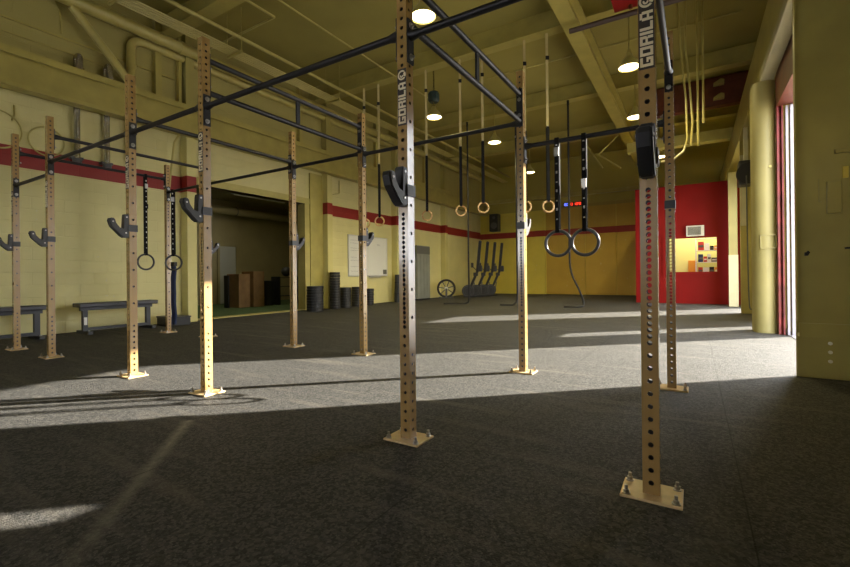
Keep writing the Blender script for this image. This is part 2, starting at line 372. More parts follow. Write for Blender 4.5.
o.prism(prof[1:], 0, 3.88, 'Z')
o = o.build('trim_32', 'column', None, 'auto'); struct(o, 'rounded cream steel column at the far side of the roller door', 'column')
MB().prism([(1.0755+.156*math.cos(a), 6.53+.156*math.sin(a)) for a in [PI+PI*k/12 for k in range(13)]] + [(1.23, 6.7), (.92, 6.7)], .94, .965, 'Z').build('weld_band', 'column', o)
t = MB()
for a, b in (((1.0, 1.30), (1.2, 1.315)), ((1.0, 1.50), (1.2, 1.515)), ((1.0, 1.30), (1.012, 1.515)), ((1.188, 1.30), (1.2, 1.515))):
    t.box((a[0], 6.372, a[1]), (b[0], 6.42, b[1]))
t.build('frame_plate', 'column', o)
MB().cyl((1.13, 6.385, 2.55), (1.13, 6.37, 2.55), .02).build('yellow_button', M['pipe'], o)
# door frame and track
o = MB().box((1.205, 6.30, 0), (1.228, 6.42, 3.9)).box((1.258, 6.28, 0), (1.280, 6.42, 3.9)).cyl((1.243, 6.36, 0), (1.243, 6.36, 3.9), .015).build('trim_33', 'scuffed_red'); struct(o, 'scuffed red steel door frame post beside the cream column', 'trim')
o = MB().box((1.300, 6.24, 0), (1.330, 6.34, 3.4)).box((1.350, 6.22, 0), (1.42, 6.32, 3.4)).build('trim_34', 'trackmetal'); struct(o, 'pale galvanized roller door track', 'trim')
struct(MB().box((1.32, 3.30, -.01), (1.62, 6.36, .008)).build('trim_35', 'trackmetal'), 'metal threshold of the roller door', 'trim')
o = MB().box((1.20, 3.30, 3.42), (1.42, 6.28, 3.97)).build('trim_36', 'maroon'); struct(o, 'maroon steel lintel over the roller door', 'trim')
# farther pier and pale posts on the right
o = MB().box((1.04, 10.2, 0), (XR, 10.35, 3.95), .005).build('trim_37', 'panel'); struct(o, 'olive steel pier beyond the cream column', 'pier')
MB().box((1.04, 10.17, 1.18), (XR, 10.2, 1.24)).build('ledge', 'panel', o)
MB().box((1.04, 10.16, 2.0), (1.16, 10.2, 3.6)).build('box_duct', 'palepost', o)
o = MB().box((.95, 12.6, 1.42), (1.15, 12.75, 3.7)).build('trim_38', 'column'); struct(o, 'pale post at the right end of the red wall', 'post')
MB().box((.945, 12.58, 0), (1.16, 12.76, 1.42)).build('lower_sleeve', 'palepost', o)

# red office partition
RY = 13.5; rx0, rx1, rz1 = -1.47, 1.02, 3.64
wx0, wx1, wz0, wz1 = -.62, .71, .97, 2.0
w = MB().box((rx0, RY, 0), (wx0, RY+.12, rz1)).box((wx1, RY, 0), (rx1+.38, RY+.12, rz1)).box((wx0, RY, 0), (wx1, RY+.12, wz0)).box((wx0, RY, wz1), (wx1, RY+.12, rz1))
w.box((rx0, RY+.12, 0), (rx0+.12, YF, rz1-.12))
struct(w.build('wall_office', 'redwall'), 'bright red office partition at the far right', 'wall')
struct(MB().box((rx0+.01, RY+.125, rz1-.11), (XR, YF, rz1-.01)).build('ceiling_office', 'panel'), 'olive flat roof of the red office', 'ceiling')
o = MB()
for a, b in (((wx0-.09, wz0-.09), (wx1+.09, wz0)), ((wx0-.09, wz1), (wx1+.09, wz1+.09)), ((wx0-.09, wz0), (wx0, wz1)), ((wx1, wz0), (wx1+.09, wz1))):
    o.box((a[0], RY-.035, a[1]), (b[0], RY+.02, b[1]))
o = o.build('window_1', 'redwall'); struct(o, 'red framed office window in the red wall', 'window')
MB().box((wx0, RY+.05, wz0), (wx1, RY+.058, wz1)).build('pane', 'glass', o)
struct(MB().box((rx0+.12, 16.3, 0), (XR, 16.4, rz1-.1)).build('wall_office_inside', 'officewall'), 'bright yellow wall inside the lit office', 'wall')

# ------------------------------------------------------------------ pull-up rig
WID, H = 1.9803, 2.8882
US = dict(B=0, A=1.245, E=3.2265, F=4.4411, G=6.4067, H=7.5733)
US.update(C=US['B'], D=US['A'], I=US['E'], J=US['F'], K=US['G'], L=US['H'])
HW = .0325
def post_xy(k): return (-US[k]-HW, (HW if k in 'BAEFGH' else WID+HW))

def perforated_tube(h):
    """square steel tube with laser cut holes on all four faces"""
    bm = bmesh.new()
    def holes(lo, hi, step, z0):
        z = z0; out = []
        while z < hi:
            if z > lo: out.append(z)
            z += step
        return out
    front = holes(.04, .66, .0533, .06)+holes(.66, 1.30, .0267, .0333)+holes(1.30, h-.03, .0533, .06)
    front = sorted(set(round(z, 4) for z in front))
    side = sorted(set(round(z, 4) for z in holes(.04, .52, .0533, .06)+holes(.56, 1.90, .16, .06)+holes(1.88, h-.03, .0533, .06)))
    r = .0105
    N = 16
    for fi in range(4):
        hs = side if fi % 2 else front
        ang = fi*PI/2
        ux, uy = math.cos(ang), math.sin(ang)        # along the face
        nx, ny = math.sin(ang), -math.cos(ang)       # outward: fi=0 -> -Y
        def P(u, z, d=HW): return (ux*u+nx*d, uy*u+ny*d, z)
        bounds = [0]+[(p+q)/2 for p, q in zip(hs, hs[1:])]+[h]
        for z, lo, hi in zip(hs, bounds, bounds[1:]):
            ring = []; rect = []; inn = []; irect = []
            for k in range(N):
                t = 2*PI*k/N+PI/4
                c, s_ = math.cos(t), math.sin(t)
                m = max(abs(c), abs(s_))
                ru, rv = c/m*HW, s_/m
                rz = z+(rv*(hi-z) if rv > 0 else rv*(z-lo))
                rect.append(bm.verts.new(P(ru, rz)))
                ring.append(bm.verts.new(P(c*r, z+s_*r))); inn.append(bm.verts.new(P(c*r, z+s_*r, HW-.005))); irect.append(bm.verts.new(P(ru*(HW-.005)/HW, rz, HW-.005)))
            for k in range(N):
                k2 = (k+1) % N
                bm.faces.new((rect[k], rect[k2], ring[k2], ring[k]))
                bm.faces.new((ring[k], ring[k2], inn[k2], inn[k]))
                fc = bm.faces.new((inn[k], inn[k2], irect[k2], irect[k])); fc.material_index = 1
    for z in (h,):
        vs = [bm.verts.new((x*HW, y*HW, z)) for x, y in ((-1, -1), (1, -1), (1, 1), (-1, 1))]; vi = [bm.verts.new((x*(HW-.005), y*(HW-.005), z)) for x, y in ((-1, -1), (1, -1), (1, 1), (-1, 1))]
        for k in range(4): bm.faces.new((vs[k], vs[(k+1) % 4], vi[(k+1) % 4], vi[k]))
    bmesh.ops.remove_doubles(bm, verts=bm.verts, dist=.0002)
    bmesh.ops.recalc_face_normals(bm, faces=bm.faces)
    me = bpy.data.meshes.new('upright'); bm.to_mesh(me); bm.free(); me.materials.append(M['tan']); me.materials.append(M['bare']); return me

rig = empty('pull_up_rig', 'long tan steel pull-up rig of twelve perforated uprights with black bars', 'pull-up rig', (-US['E'], 1.0, 0))
def rloc(x, y, z): return (x-rig.location.x, y-rig.location.y, z)
up_mesh = perforated_tube(H)

def bolt_mb(p, d, r=.011, l=.03):
    p = Vector(p); d = Vector(d)
    return MB().cyl(p, p+d*.004, r*1.7, n=14).cyl(p+d*.004, p+d*l*.5, r*1.25, n=6).cyl(p+d*l*.5, p+d*l, r*.7, n=10)
# first upright with base plate and anchor bolts
bp_mesh = MB().box((-.115, -.09, 0), (.115, .09, .012), .003).build('base_plate', 'plate')
bolts = []
for sx in (-1, 1):
    for sy in (-1, 1): bolts.append(bolt_mb((sx*.092, sy*.067, .012), (0, 0, 1), .010, .034).build('anchor_bolt', 'zinc'))

# the block lettering, 5 x 7 cells, strokes as rectangles (x0,y0,x1,y1)
GL = {'G': [(0, 0, 5, 1.5), (0, 0, 1.5, 7), (0, 5.5, 5, 7), (3.5, 0, 5, 3.6), (2.4, 2.5, 5, 3.6)],
      'O': [(0, 0, 5, 1.5), (0, 0, 1.5, 7), (0, 5.5, 5, 7), (3.5, 0, 5, 7)],
      'R': [(0, 0, 1.5, 7), (0, 5.5, 5, 7), (3.5, 3.4, 5, 7), (1.5, 2.8, 4.4, 4.0), (3.5, 0, 5, 2.8)],
      'I': [(0, 0, 1.5, 7)],
      'L': [(0, 0, 1.5, 7), (0, 0, 4.6, 1.5)],
      'A': [(0, 0, 1.5, 5.8), (3.5, 0, 5, 5.8), (.8, 5.6, 4.2, 7), (1.5, 2.0, 3.5, 3.2)]}
def decal_objs(parent):
    z0, z1 = 1.795, 2.118; y = -HW
    d = MB().box((-.030, y-.0012, z0), (.030, y+.001, z1)).build('brand_decal', 'decal', parent)
    m = MB(); cell = .0078; sx = .0071; zc = z0+.010
    for ch in 'GORILA':
        wdt = max(r[2] for r in GL[ch])
        for (x0, v0, x1, v1) in GL[ch]:
            # reads upwards: letter right -> +Z, letter up -> -X
            m.box((.0249-v1*sx, y-.0022, zc+x0*cell), (.0249-v0*sx, y-.0008, zc+x1*cell))
        zc += (wdt+.75)*cell
    m.build('lettering', 'cream', d)
    # round emblem above the letters
    e = MB(); cz = (zc+z1)/2+.000; R = .028
    def ring(a0, a1, r0, r1, ox=0, oz=0):
        n = 18; pr = [(ox+r1*math.cos(a0+(a1-a0)*k/n), cz+oz+r1*math.sin(a0+(a1-a0)*k/n)) for k in range(n+1)]
        pr += [(ox+r0*math.cos(a1-(a1-a0)*k/n), cz+oz+r0*math.sin(a1-(a1-a0)*k/n)) for k in range(n+1)]
        e.prism(pr, y-.0022, y-.0008, 'Y')
    ring(.9, 5.6, .019, R); ring(2.6, 6.6, .004, .011, -.002, -.003); ring(-.5, .7, .012, .027)
    e.build('emblem', 'cream', d)
decal_holder = MB().box((0, 0, 0), (.001, .001, .001)).build('tmp', 'decal'); decal_objs(decal_holder)
decal_proto = decal_holder.children[0]
POSN = dict(B='nearest', A='second', E='third', F='fourth', G='fifth', H='sixth')
for k in 'BAEFGHCDIJKL':
    u = bpy.data.objects.new('upright', up_mesh); COL.objects.link(u); u.parent = rig
    x, y = post_xy(k); u.location = rloc(x, y, 0)
    for pz in [bp_mesh]+bolts:
        c = pz.copy(); COL.objects.link(c); c.parent = u
    if k in 'BAEFGH':
        copy_tree(decal_proto, u)
def kill(o):
    for c in list(o.children): kill(c)
    bpy.data.objects.remove(o)
for o in [bp_mesh]+bolts+[decal_holder]: kill(o)

def bracket(par, p, d, zc, half=.125):
    """bolted end plate on a post face at p (x,y of the face centre), outward direction d"""
    d = Vector((*d, 0)); s = Vector((-d.y, d.x, 0)); c = Vector((p[0], p[1], zc))
    m = MB(); m.obox(c+d*.0002-Vector((0, 0, half)), c+d*.0002+Vector((0, 0, half)), .058, .012, d)
    pl_ = m.build('end_plate', 'black', par)
    return pl_
def crossbar(k1, k2, z, zc=None, half=.125, sp=None):
    """one horizontal bar with flared ends and bolted end plates between two uprights"""
    x1, y1 = post_xy(k1); x2, y2 = post_xy(k2)
    d = Vector((x2-x1, y2-y1, 0)).normalized()
    p = Vector((x1, y1, z))+d*(HW+.004); q = Vector((x2, y2, z))-d*(HW+.004)
    R = .021
    bar = MB().cyl(Vector(rloc(*p)), Vector(rloc(*q)), R, n=18).build('crossbar', 'barblack', rig, 'auto')
    zc = z-.035 if zc is None else zc
    for e, dd in ((p, d), (q, -d)):
        pl_ = bracket(bar, rloc(e.x, e.y, 0)[:2], (dd.x, dd.y), zc, half)
        s = Vector((-dd.y, dd.x, 0))
        b = Vector(rloc(*e)); b.z = z
        m = MB().cyl(b, b+dd*.07, .034, R*1.02, n=16)
        m.prism([(0, 0), (1, 0), (1, 1)], 0, .0001, 'X') if False else None
        m.build('gusset', 'black', bar, 'auto')
        for sz in (-1, 1):
            c = Vector(rloc(e.x, e.y, 0))+dd*.006; c.z = zc+sz*(half-.035)
            bolt_mb(c, dd, .011, .022).build('bolt', 'zinc', bar)
    return bar
for k1, k2, z in (('A', 'B', 2.31), ('E', 'A', 2.33), ('F', 'E', 2.34), ('G', 'F', 2.345), ('H', 'G', 2.20),
                  ('D', 'C', 2.165), ('I', 'D', 2.40), ('J', 'I', 2.415), ('K', 'J', 2.42), ('L', 'K', 2.42)):
    crossbar(k1, k2, z)
def double_bar(k1, k2, zu, zl):
    x1, y1 = post_xy(k1); x2, y2 = post_xy(k2)
    zc = (zu+zl)/2
    p = [Vector(rloc(x1, y1+HW+.004, z)) for z in (zu, zl)]; q = [Vector(rloc(x2, y2-HW-.004, z)) for z in (zu, zl)]
    fr = MB().cyl(p[0], q[0], .0225, n=18).cyl(p[1], q[1], .0225, n=18).build('double_crossbar', 'barblack', rig, 'auto')
    mid = (p[0]+q[0])/2; MB().box((mid.x-.008, mid.y-.022, zl), (mid.x+.008, mid.y+.022, zu)).build('spacer', 'black', fr)
    for a, dd in ((p, Vector((0, 1, 0))), (q, Vector((0, -1, 0)))):
        bracket(fr, (a[0].x, a[0].y), (0, dd.y), zc, (zu-zl)/2+.05)
        for sz in (-1, 1):
            c = a[0].copy(); c.z = zc+sz*((zu-zl)/2-.055)
            bolt_mb(c+dd*.006, dd, .011, .022).build('bolt', 'zinc', fr)
double_bar('A', 'D', 2.665, 2.405); double_bar('E', 'I', 2.725, 2.46)
crossbar('B', 'C', 2.56); crossbar('F', 'J', 2.485); crossbar('G', 'K', 2.66); crossbar('H', 'L', 2.64)

# ------------------------------------------------------------------ j-cups
def make_jcup():
    t = empty('j_cup', '', 'j-cup')
    prof = [(0, .222), (.034, .222), (.038, .20), (.044, .078), (.082, .092), (.114, .132), (.124, .168), (.138, .180), (.156, .174), (.163, .150), (.146, .098), (.068, .016), (.045, 0), (0, 0)]
    prof = [(-y-HW-.002, z) for y, z in prof]
    MB().prism(prof, -.022, .022, 'X').build('liner', 'plastic', t)
    for sx in (-1, 1):
        pr = [(-HW-.002+(y+HW+.002)*.93-.001, .006+z*.955) for y, z in prof]
        s = MB().prism(pr, sx*.022, sx*.030, 'X').build('side_plate', 'cupgrey', t)
        for y, z in ((-HW-.02, .195), (-HW-.028, .045), (-HW-.135, .145)):
            MB().cyl((sx*.030, y, z), (sx*.034, y, z), .007, n=10).build('rivet', 'zinc', s)
    b = MB()
    for sx in (-1, 1): b.box((sx*(HW+.0005), -HW-.01, .06), (sx*(HW+.0065), HW+.006, .125))
    b.box((-HW-.006, HW+.0005, .06), (HW+.006, HW+.0065, .125))
    b.build('wrap_band', 'cupgrey', t)
    MB().cyl((0, -HW-.003, .17), (0, -HW+.02, .17), .0075, n=10).build('pin', 'zinc', t)
    return t
jc = make_jcup()
WHERE = dict(A='front middle upright', B='nearest right upright, seen head on', E='tall left upright in the sunlit strip', F='upright just left of the sunlit tall one', G='upright second from the left edge', H='leftmost upright', I='back upright right of the dark opening', J='back upright in front of the dark opening', D='sunlit back upright behind the front middle one', C='back upright before the red wall', K='back upright hidden behind the tall left one')
for i, (k, z) in enumerate((('B', 1.335), ('A', 1.33), ('E', 1.385), ('F', 1.325), ('G', 1.325), ('H', 1.32), ('C', 1.40), ('D', 1.315), ('I', 1.30), ('J', 1.30), ('K', 1.32))):
    c = jc if i == 0 else copy_tree(jc)
    x, y = post_xy(k); c.location = (x, y, z); c.rotation_euler.z = 0 if k in 'BAEFGH' else PI
    tag(c, 'grey and black barbell hook pinned to the %s' % WHERE[k], 'j-cup', 'j-cups on the rig uprights')

# ------------------------------------------------------------------ gymnastic rings
def ring_set(name, x, y, ztop, zring, label, group, matr, loop_top=None, R=.118, r=.015, tail=0., pale=None, sw=.019, buckle=.85, prints=True):
    """a ring hung from a doubled strap; pale = height above which the strap is tan webbing"""
    t = empty(name, label, 'gym ring', (x, y, zring), group)
    rg = MB().torus((0, 0, 0), R, r, 'Y', 40, 12).build('ring', matr, t, True)
    zb = R+.0
    h = ztop-zring
    s = MB()
    lo = pale-zring if pale else h
    s.box((-sw, -.0275, zb-.012), (sw, -.0245, lo)); s.box((-sw, .0245, zb-.012), (sw, .0275, lo))
    s.box((-sw, -.0275, zb-.016), (sw, .0275, zb-.012))
    if not pale:
        s.box((-sw, -.03, h), (sw, -.018, h+.0)) if False else None
        s.box((-sw, -.0275, h), (sw, .0275, h+.004))
    st = s.build('strap', 'strap', t)
    if prints:
        p = MB(); z = zb+.10; k = 0
        while z < lo-.05:
            p.box((-.008, -.0285, z), (.008, -.0275, z+.012+.012*(k % 2))); z += .085; k += 1
        p.build('number_marks', 'print', st)
    if tail:
        tl = MB().box((sw*.9, -.012, h-tail), (sw*.9+.004, .02, h-.02)).box((sw*.4, -.03, h-tail-.02), (sw*1.5, -.02, h-tail+.06)).build('loose_tail', 'strap', t)
    zk = zb+buckle*(h-zb)
    bk = MB().box((-sw*1.2, -.042, zk-.04), (sw*1.2, -.0285, zk+.04), .003).build('buckle', 'zinc' if not pale else 'black', t)
    if pale:
        q = MB().box((-.026, -.006, lo-.02), (.026, .002, h)).build('upper_strap', 'tanstrap', t)
        MB().cyl((0, -.01, lo-.03), (0, -.01, lo+.03), .016, n=8).build('carabiner', 'zinc', t)
    return t
G1 = 'black rings on the right bay'
yr = WID+HW
ring_set('gym_ring', -.935, yr, 2.165+.022, 1.222, 'charcoal ring hanging left of its twin in the right bay of the rig', G1, 'ringdark', tail=.5, R=.114)
ring_set('gym_ring', -.697+.0, yr, 2.165+.022, 1.222, 'charcoal ring hanging right of its twin in the right bay of the rig', G1, 'ringdark', tail=.38, R=.114, buckle=.48)
G2 = 'black rings at the far left end'
xh = -US['H']-HW
ring_set('gym_ring', xh, 1.66, 2.64+.022, 1.21, 'black ring hanging nearer the leftmost uprights, before the yellow block wall', G2, 'ringdark', tail=.55, R=.125)
ring_set('gym_ring', -7.42, yr, 2.42+.022, 1.20, 'black ring hanging just right of the farthest left upright', G2, 'ringdark', tail=.7, R=.125, sw=.026).rotation_euler.z = .75
for o in [c for c in bpy.data.objects if c.name.startswith('gym_ring') and abs(c.location.x-xh) < .01]: o.rotation_euler.z = PI/2
G3 = 'wooden rings hung from the ceiling joist'
for x, z, ps, lb in ((-7.19, 2.32, 3.8, 'wooden ring on a ceiling strap, half hidden behind a back upright'),
                 (-6.72, 2.34, 3.8, 'wooden ring on a ceiling strap, over the red stripe above the whiteboard'),
                 (-5.29, 2.37, 3.8, 'wooden ring on a ceiling strap, just right of the front middle upright'),
                 (-4.38, 2.41, 3.87, 'wooden ring on a ceiling strap, left of the hall corner'),
                 (-3.83, 2.43, 3.9, 'wooden ring on a ceiling strap, in front of the corner speaker'),
                 (-2.39, 2.32, 3.95, 'wooden ring on a ceiling strap, beside the charcoal rings'),
                 (-2.865, 2.36, 3.95, 'wooden ring on a ceiling strap, hidden behind the sunlit back upright')):
    t = ring_set('wooden_ring', x, 6.84, 5.86, z, lb, G3, 'wood', pale=ps, R=.112, r=.019, sw=.030, prints=False)
    t.rotation_euler.z = .55

# ------------------------------------------------------------------ climbing ropes
def rope(x, y, pts, label):
    full = [(x, y, 5.86), (x, y, 4.4), (x, y, 3.0)]+pts
    # smooth with Catmull-Rom
    out = []
    P = [Vector(p) for p in full]
    for i in range(len(P)-1):
        p0 = P[max(i-1, 0)]; p1 = P[i]; p2 = P[i+1]; p3 = P[min(i+2, len(P)-1)]
        for k in range(8):
            t = k/8
            out.append(.5*((2*p1)+(p2-p0)*t+(2*p0-5*p1+4*p2-p3)*t*t+(3*p1-p0-3*p2+p3)*t**3))
    out.append(P[-1])
    o = MB().tube(out, .028, 8).build('climbing_rope', 'rope', None, True)
    tag(o, label, 'rope', 'black ropes hung from the ceiling')
    MB().cyl((x, y, 5.72), (x, y, 5.86), .035, n=10).build('rope_clamp', 'black', o)
    MB().cyl(out[-2], out[-1]+(out[-1]-out[-2])*.6, .032, n=10).build('end_cap', 'black', o)
    return o
rope(-2.87, 10.6, [(-2.87, 10.6, 1.6), (-2.83, 10.6, 1.0), (-2.60, 10.6, .45), (-2.50, 10.62, .10), (-2.60, 10.5, .023), (-2.78, 10.42, .023), (-2.97, 10.40, .023)], 'black climbing rope behind the charcoal rings, curling on the floor')
rope(-6.04, 10.6, [(-6.04, 10.6, 1.4), (-6.04, 10.6, .25), (-6.10, 10.55, .04), (-6.30, 10.45, .023), (-6.75, 10.25, .023)], 'black climbing rope in front of the rowing machines')
rope(-4.42, 10.6, [(-4.42, 10.6, 1.4), (-4.42, 10.6, .3), (-4.5, 10.55, .05), (-4.65, 10.5, .023), (-4.9, 10.45, .023)], 'black climbing rope just left of the sunlit back upright')

# ------------------------------------------------------------------ benches
def make_bench(L):
    t = empty('flat_bench', '', 'bench')
    MB().box((-.15, 0, .455), (.15, L, .525), .012).build('pad', 'vinyl', t)
    f = MB().box((-.03, .05, .395), (.03, L-.05, .455)).box((-.03, .10, .05), (.03, L-.1, .10)).build('frame', 'benchst', t)
    for y in (.12, L-.12):
        l = MB().box((-.035, y-.035, .03), (.035, y+.035, .40)).build('leg', 'benchst', t)
        MB().box((-.24, y-.035, 0), (.24, y+.035, .05), .006).build('foot', 'benchst', t)
        MB().cyl((.17, y, .05), (.17, y, .065), .016).build('cap', 'zinc', l)
    return t
b1 = make_bench(1.25); b1.location = (-8.75, 1.10, 0); tag(b1, 'black flat bench by the block wall with a white sticker on its leg', 'bench', 'flat benches along the left wall')
MB().box((.036, .10, .15), (.0375, .145, .28)).build('sticker', 'plastwhite', b1)
b2 = make_bench(1.32); b2.location = (-8.75, -.62, 0); tag(b2, 'black flat bench cut off by the left edge, behind the leftmost uprights', 'bench', 'flat benches along the left wall')

# ------------------------------------------------------------------ bumper plates
def plate_stack(x, y, n, th, R, where):
    proto = None
    for i in range(n):
        if proto is None:
            prof = [(R*.30, .004), (R*.62, .004), (R*.66, 0), (R*.97, 0), (R, .006), (R, th-.012), (R*.97, th-.004), (R*.66, th-.004), (R*.62, th-.010), (R*.30, th-.010)]
            o = MB().lathe(prof, (0, 0, 0), 30).build('bumper_plate', 'rubber', None, 'auto')
            MB().lathe([(.026, .002), (R*.3, .002), (R*.3, th-.006), (.026, th-.006), (.026, .002)], (0, 0, 0), 20).build('hub', 'grey', o, 'auto')
            proto = o; c = o
        else: c = copy_tree(proto)
        c.location = (x+random.uniform(-.006, .006), y+random.uniform(-.006, .006), i*th)
        pos = 'topmost' if i == n-1 else ('bottom one' if i == 0 else '%s from the floor' % ORD[i])
        tag(c, 'black bumper plate, %s, in the %s' % (pos, where), 'weight plate', 'weight plates, '+where)
plate_stack(-8.66, 6.46, 9, .076, .225, 'wide stack left of the yellow pilaster')
plate_stack(-8.76, 7.34, 14, .076, .15, 'tallest stack right of the pilaster')
plate_stack(-8.80, 7.83, 8, .076, .17, 'stack below the whiteboard corner')
plate_stack(-8.85, 8.46, 8, .076, .20, 'stack behind the back upright')
plate_stack(-8.88, 9.06, 7, .076, .15, 'low stack right of the back upright')

# ------------------------------------------------------------------ whiteboard, locker, wheel, rowers, speaker, clock
t = empty('whiteboard', 'white wall board in a thin metal frame with grey handwriting', 'whiteboard', (XL, 9.42, 1.60))
MB().box((.0, -1.0, -.64), (.02, 1.0, .64)).build('board', 'white', t)
f = MB()
for a, b in (((-1.03, -.67), (1.03, -.64)), ((-1.03, .64), (1.03, .67)), ((-1.03, -.64), (-1.0, .64)), ((1.0, -.64), (1.03, .64))): f.box((0, a[0], a[1]), (.03, b[0], b[1]))
f.build('frame', 'alu', t)
MB().box((.0, .0, -.71), (.08, .6, -.67)).build('pen_tray', 'alu', t)
MB().box((.02, .78, -.60), (.027, .98, -.44)).build('notice', 'grille', t)
random.seed(3)
for z in [.5, .4, .24, .17, -.05, -.15, -.35, -.5]:
    y = -.92; e = y+random.uniform(.3, .55); pts = []
    while y < e: pts.append((.0205, y, z+random.uniform(-.018, .018))); y += .016
    MB().tube(pts, .0035, 4).build('handwriting', 'marker', t)
MB().tube([(.0205, .45+k*.012, .38+.03*(k % 3)) for k in range(14)], .0035, 4).build('handwriting', 'marker', t)

t = empty('locker_cabinet', 'tall grey ribbed locker against the left wall, right of the front middle upright', 'locker', (-8.86, 12.15, 0))
MB().box((-.33, -.46, .06), (.15, .46, 2.08), .006).build('body', 'locker', t)
for k in range(4): MB().box((.15, -.45+k*.228, .10), (.163, -.45+k*.228+.212, 1.72)).build('door', 'locker', t)
MB().box((.15, -.45, 1.76), (.165, .45, 2.05)).build('top_panel', 'grille', t)
MB().box((-.33, -.46, 0), (.15, .46, .06)).build('plinth', 'black', t)

t = empty('rolled_mat', 'black rolled mat standing on end by the wall, beside the front middle upright', 'mat', (-8.85, 10.62, 0))
MB().cyl((0, 0, 0), (.0, 0, .98), .13, .10, n=24).build('roll', 'rubber', t, 'auto')
for z in (.3, .7): MB().torus((0, 0, z),   .13-.03*z, .008, 'Z', 24, 6).build('tie_strap', 'strap', t)
t = empty('spoked_wheel', 'black spoked wheel with a pale hub standing by the left wall', 'wheel', (-8.5, 13.55, 0))
cz_ = .40
MB().torus((0, 0, cz_), .34, .045, 'Y', 40, 10).build('rim', 'rubber', t, True)
sp = MB()
for k in range(7):
    a = k*2*PI/7+.3; sp.obox((0, 0, cz_), (.31*math.cos(a), 0, cz_+.31*math.sin(a)), .035, .03, (0, 1, 0))
sp.build('spokes', 'grey', t)
MB().cyl((0, -.05, cz_), (0, .05, cz_), .07, n=18).build('hub', 'plastwhite', t)
MB().box((-.30, -.12, 0), (-.22, .12, .06)).box((.22, -.12, 0), (.30, .12, .06)).box((-.04, -.065, .02), (.04, -.05, cz_)).box((-.3, -.03, .0), (.3, .03, .04)).build('stand', 'grey', t)
t.rotation_euler.z = .5

def make_rower():
    t = empty('rowing_machine', '', 'rowing machine')
    fw = MB().cyl((-.11, 0, .27), (.11, 0, .27), .25, n=28).build('flywheel_cage', 'plastic', t, 'auto')
    MB().torus((.115, 0, .27), .2, .012, 'X', 28, 6).torus((.115, 0, .27), .12, .008, 'X', 28, 6).build('cage_rings', 'grey', fw)
    MB().obox((0, .05, .30), (0, .44, 1.18), .11, .10, (0, -1, .6)).build('leg_frame', 'black', t)
    MB().obox((.0, .16, .10), (.0, .27, .62), .04, .04, (0, -1, .6)).build('strut', 'grey', t)
    MB().obox((0, .40, 1.08), (0, .53, 2.36), .09, .12, (0, 1, 0)).build('rail', 'black', t)
    MB().box((-.14, .45, 1.08), (.14, .60, 1.34), .03).build('seat', 'vinyl', t)
    MB().box((-.12, .24, .90), (.12, .42, 1.04), .01).build('footrest', 'plastic', t)
    MB().box((-.05, .14, 1.25), (.05, .24, 1.45), .01).obox((0, .19, 1.3), (0, .40, 1.1), .03, .03).build('monitor', 'plastic', t)
    MB().obox((-.14, .53, 2.34), (.14, .53, 2.34), .05, .05).build('tail_foot', 'black', t)
    MB().box((-.15, .02, 0), (.15, .08, .05)).box((-.02, -.2, .0), (.02, .3, .04)).build('front_foot', 'black', t)
    return t
rw = make_rower()
for i in range(4):
    c = rw if i == 0 else copy_tree(rw)
    c.location = (-7.98+.10*i, 14.5+.56*i, 0); c.rotation_euler.z = math.radians(-70)
    tag(c, 'black rowing machine stood upright in the corner, %s of the row' % ('leftmost', 'second from the left', 'third from the left', 'rightmost')[i], 'rowing machine', 'rowing machines stood on end in the corner')

t = empty('loudspeaker', 'black loudspeaker mounted high in the far corner', 'speaker', (-8.15, 17.9, 3.05))
MB().box((-.22, -.2, 0), (.22, .2, .85), .02).build('cabinet', 'plastic', t)
MB().cyl((.02, -.2, .28), (.02, -.215, .28), .16, n=24).build('woofer', 'grey', t)
MB().cyl((.02, -.2, .66), (.02, -.215, .66), .07, n=20).build('tweeter', 'grey', t)
MB().box((-.04, .2, .3), (.04, .6, .4)).build('wall_bracket', 'black', t)

t = empty('digital_clock', 'black digital wall timer with blue and red lit digits', 'clock', (-4.55, YF-.04, 4.13))
MB().box((-.42, -.07, -.10), (.42, 0, .10), .008).build('case', 'plastic', t)
def digit(mb, x, z, w, h, segs):
    s = .012
    S = dict(a=((x, z+h-s), (x+w, z+h)), d=((x, z), (x+w, z+s)), g=((x, z+h/2-s/2), (x+w, z+h/2+s/2)), f=((x, z+h/2), (x+s, z+h)), e=((x, z), (x+s, z+h/2)), b=((x+w-s, z+h/2), (x+w, z+h)), c=((x+w-s, z), (x+w, z+h/2)))
    for q in segs: mb.box((S[q][0][0], -.074, S[q][0][1]), (S[q][1][0], -.069, S[q][1][1]))
m = MB(); digit(m, -.37, -.06, .08, .12, 'abcdefg'); digit(m, -.26, -.06, .08, .12, 'abcdef'); m.build('blue_digits', 'ledblue', t)
m = MB()
for k, sgm in enumerate(('abcdef', 'bc', 'abged', 'abcdefg')): digit(m, -.09+.12*k, -.06, .085, .12, sgm)
m.build('red_digits', 'ledred', t)

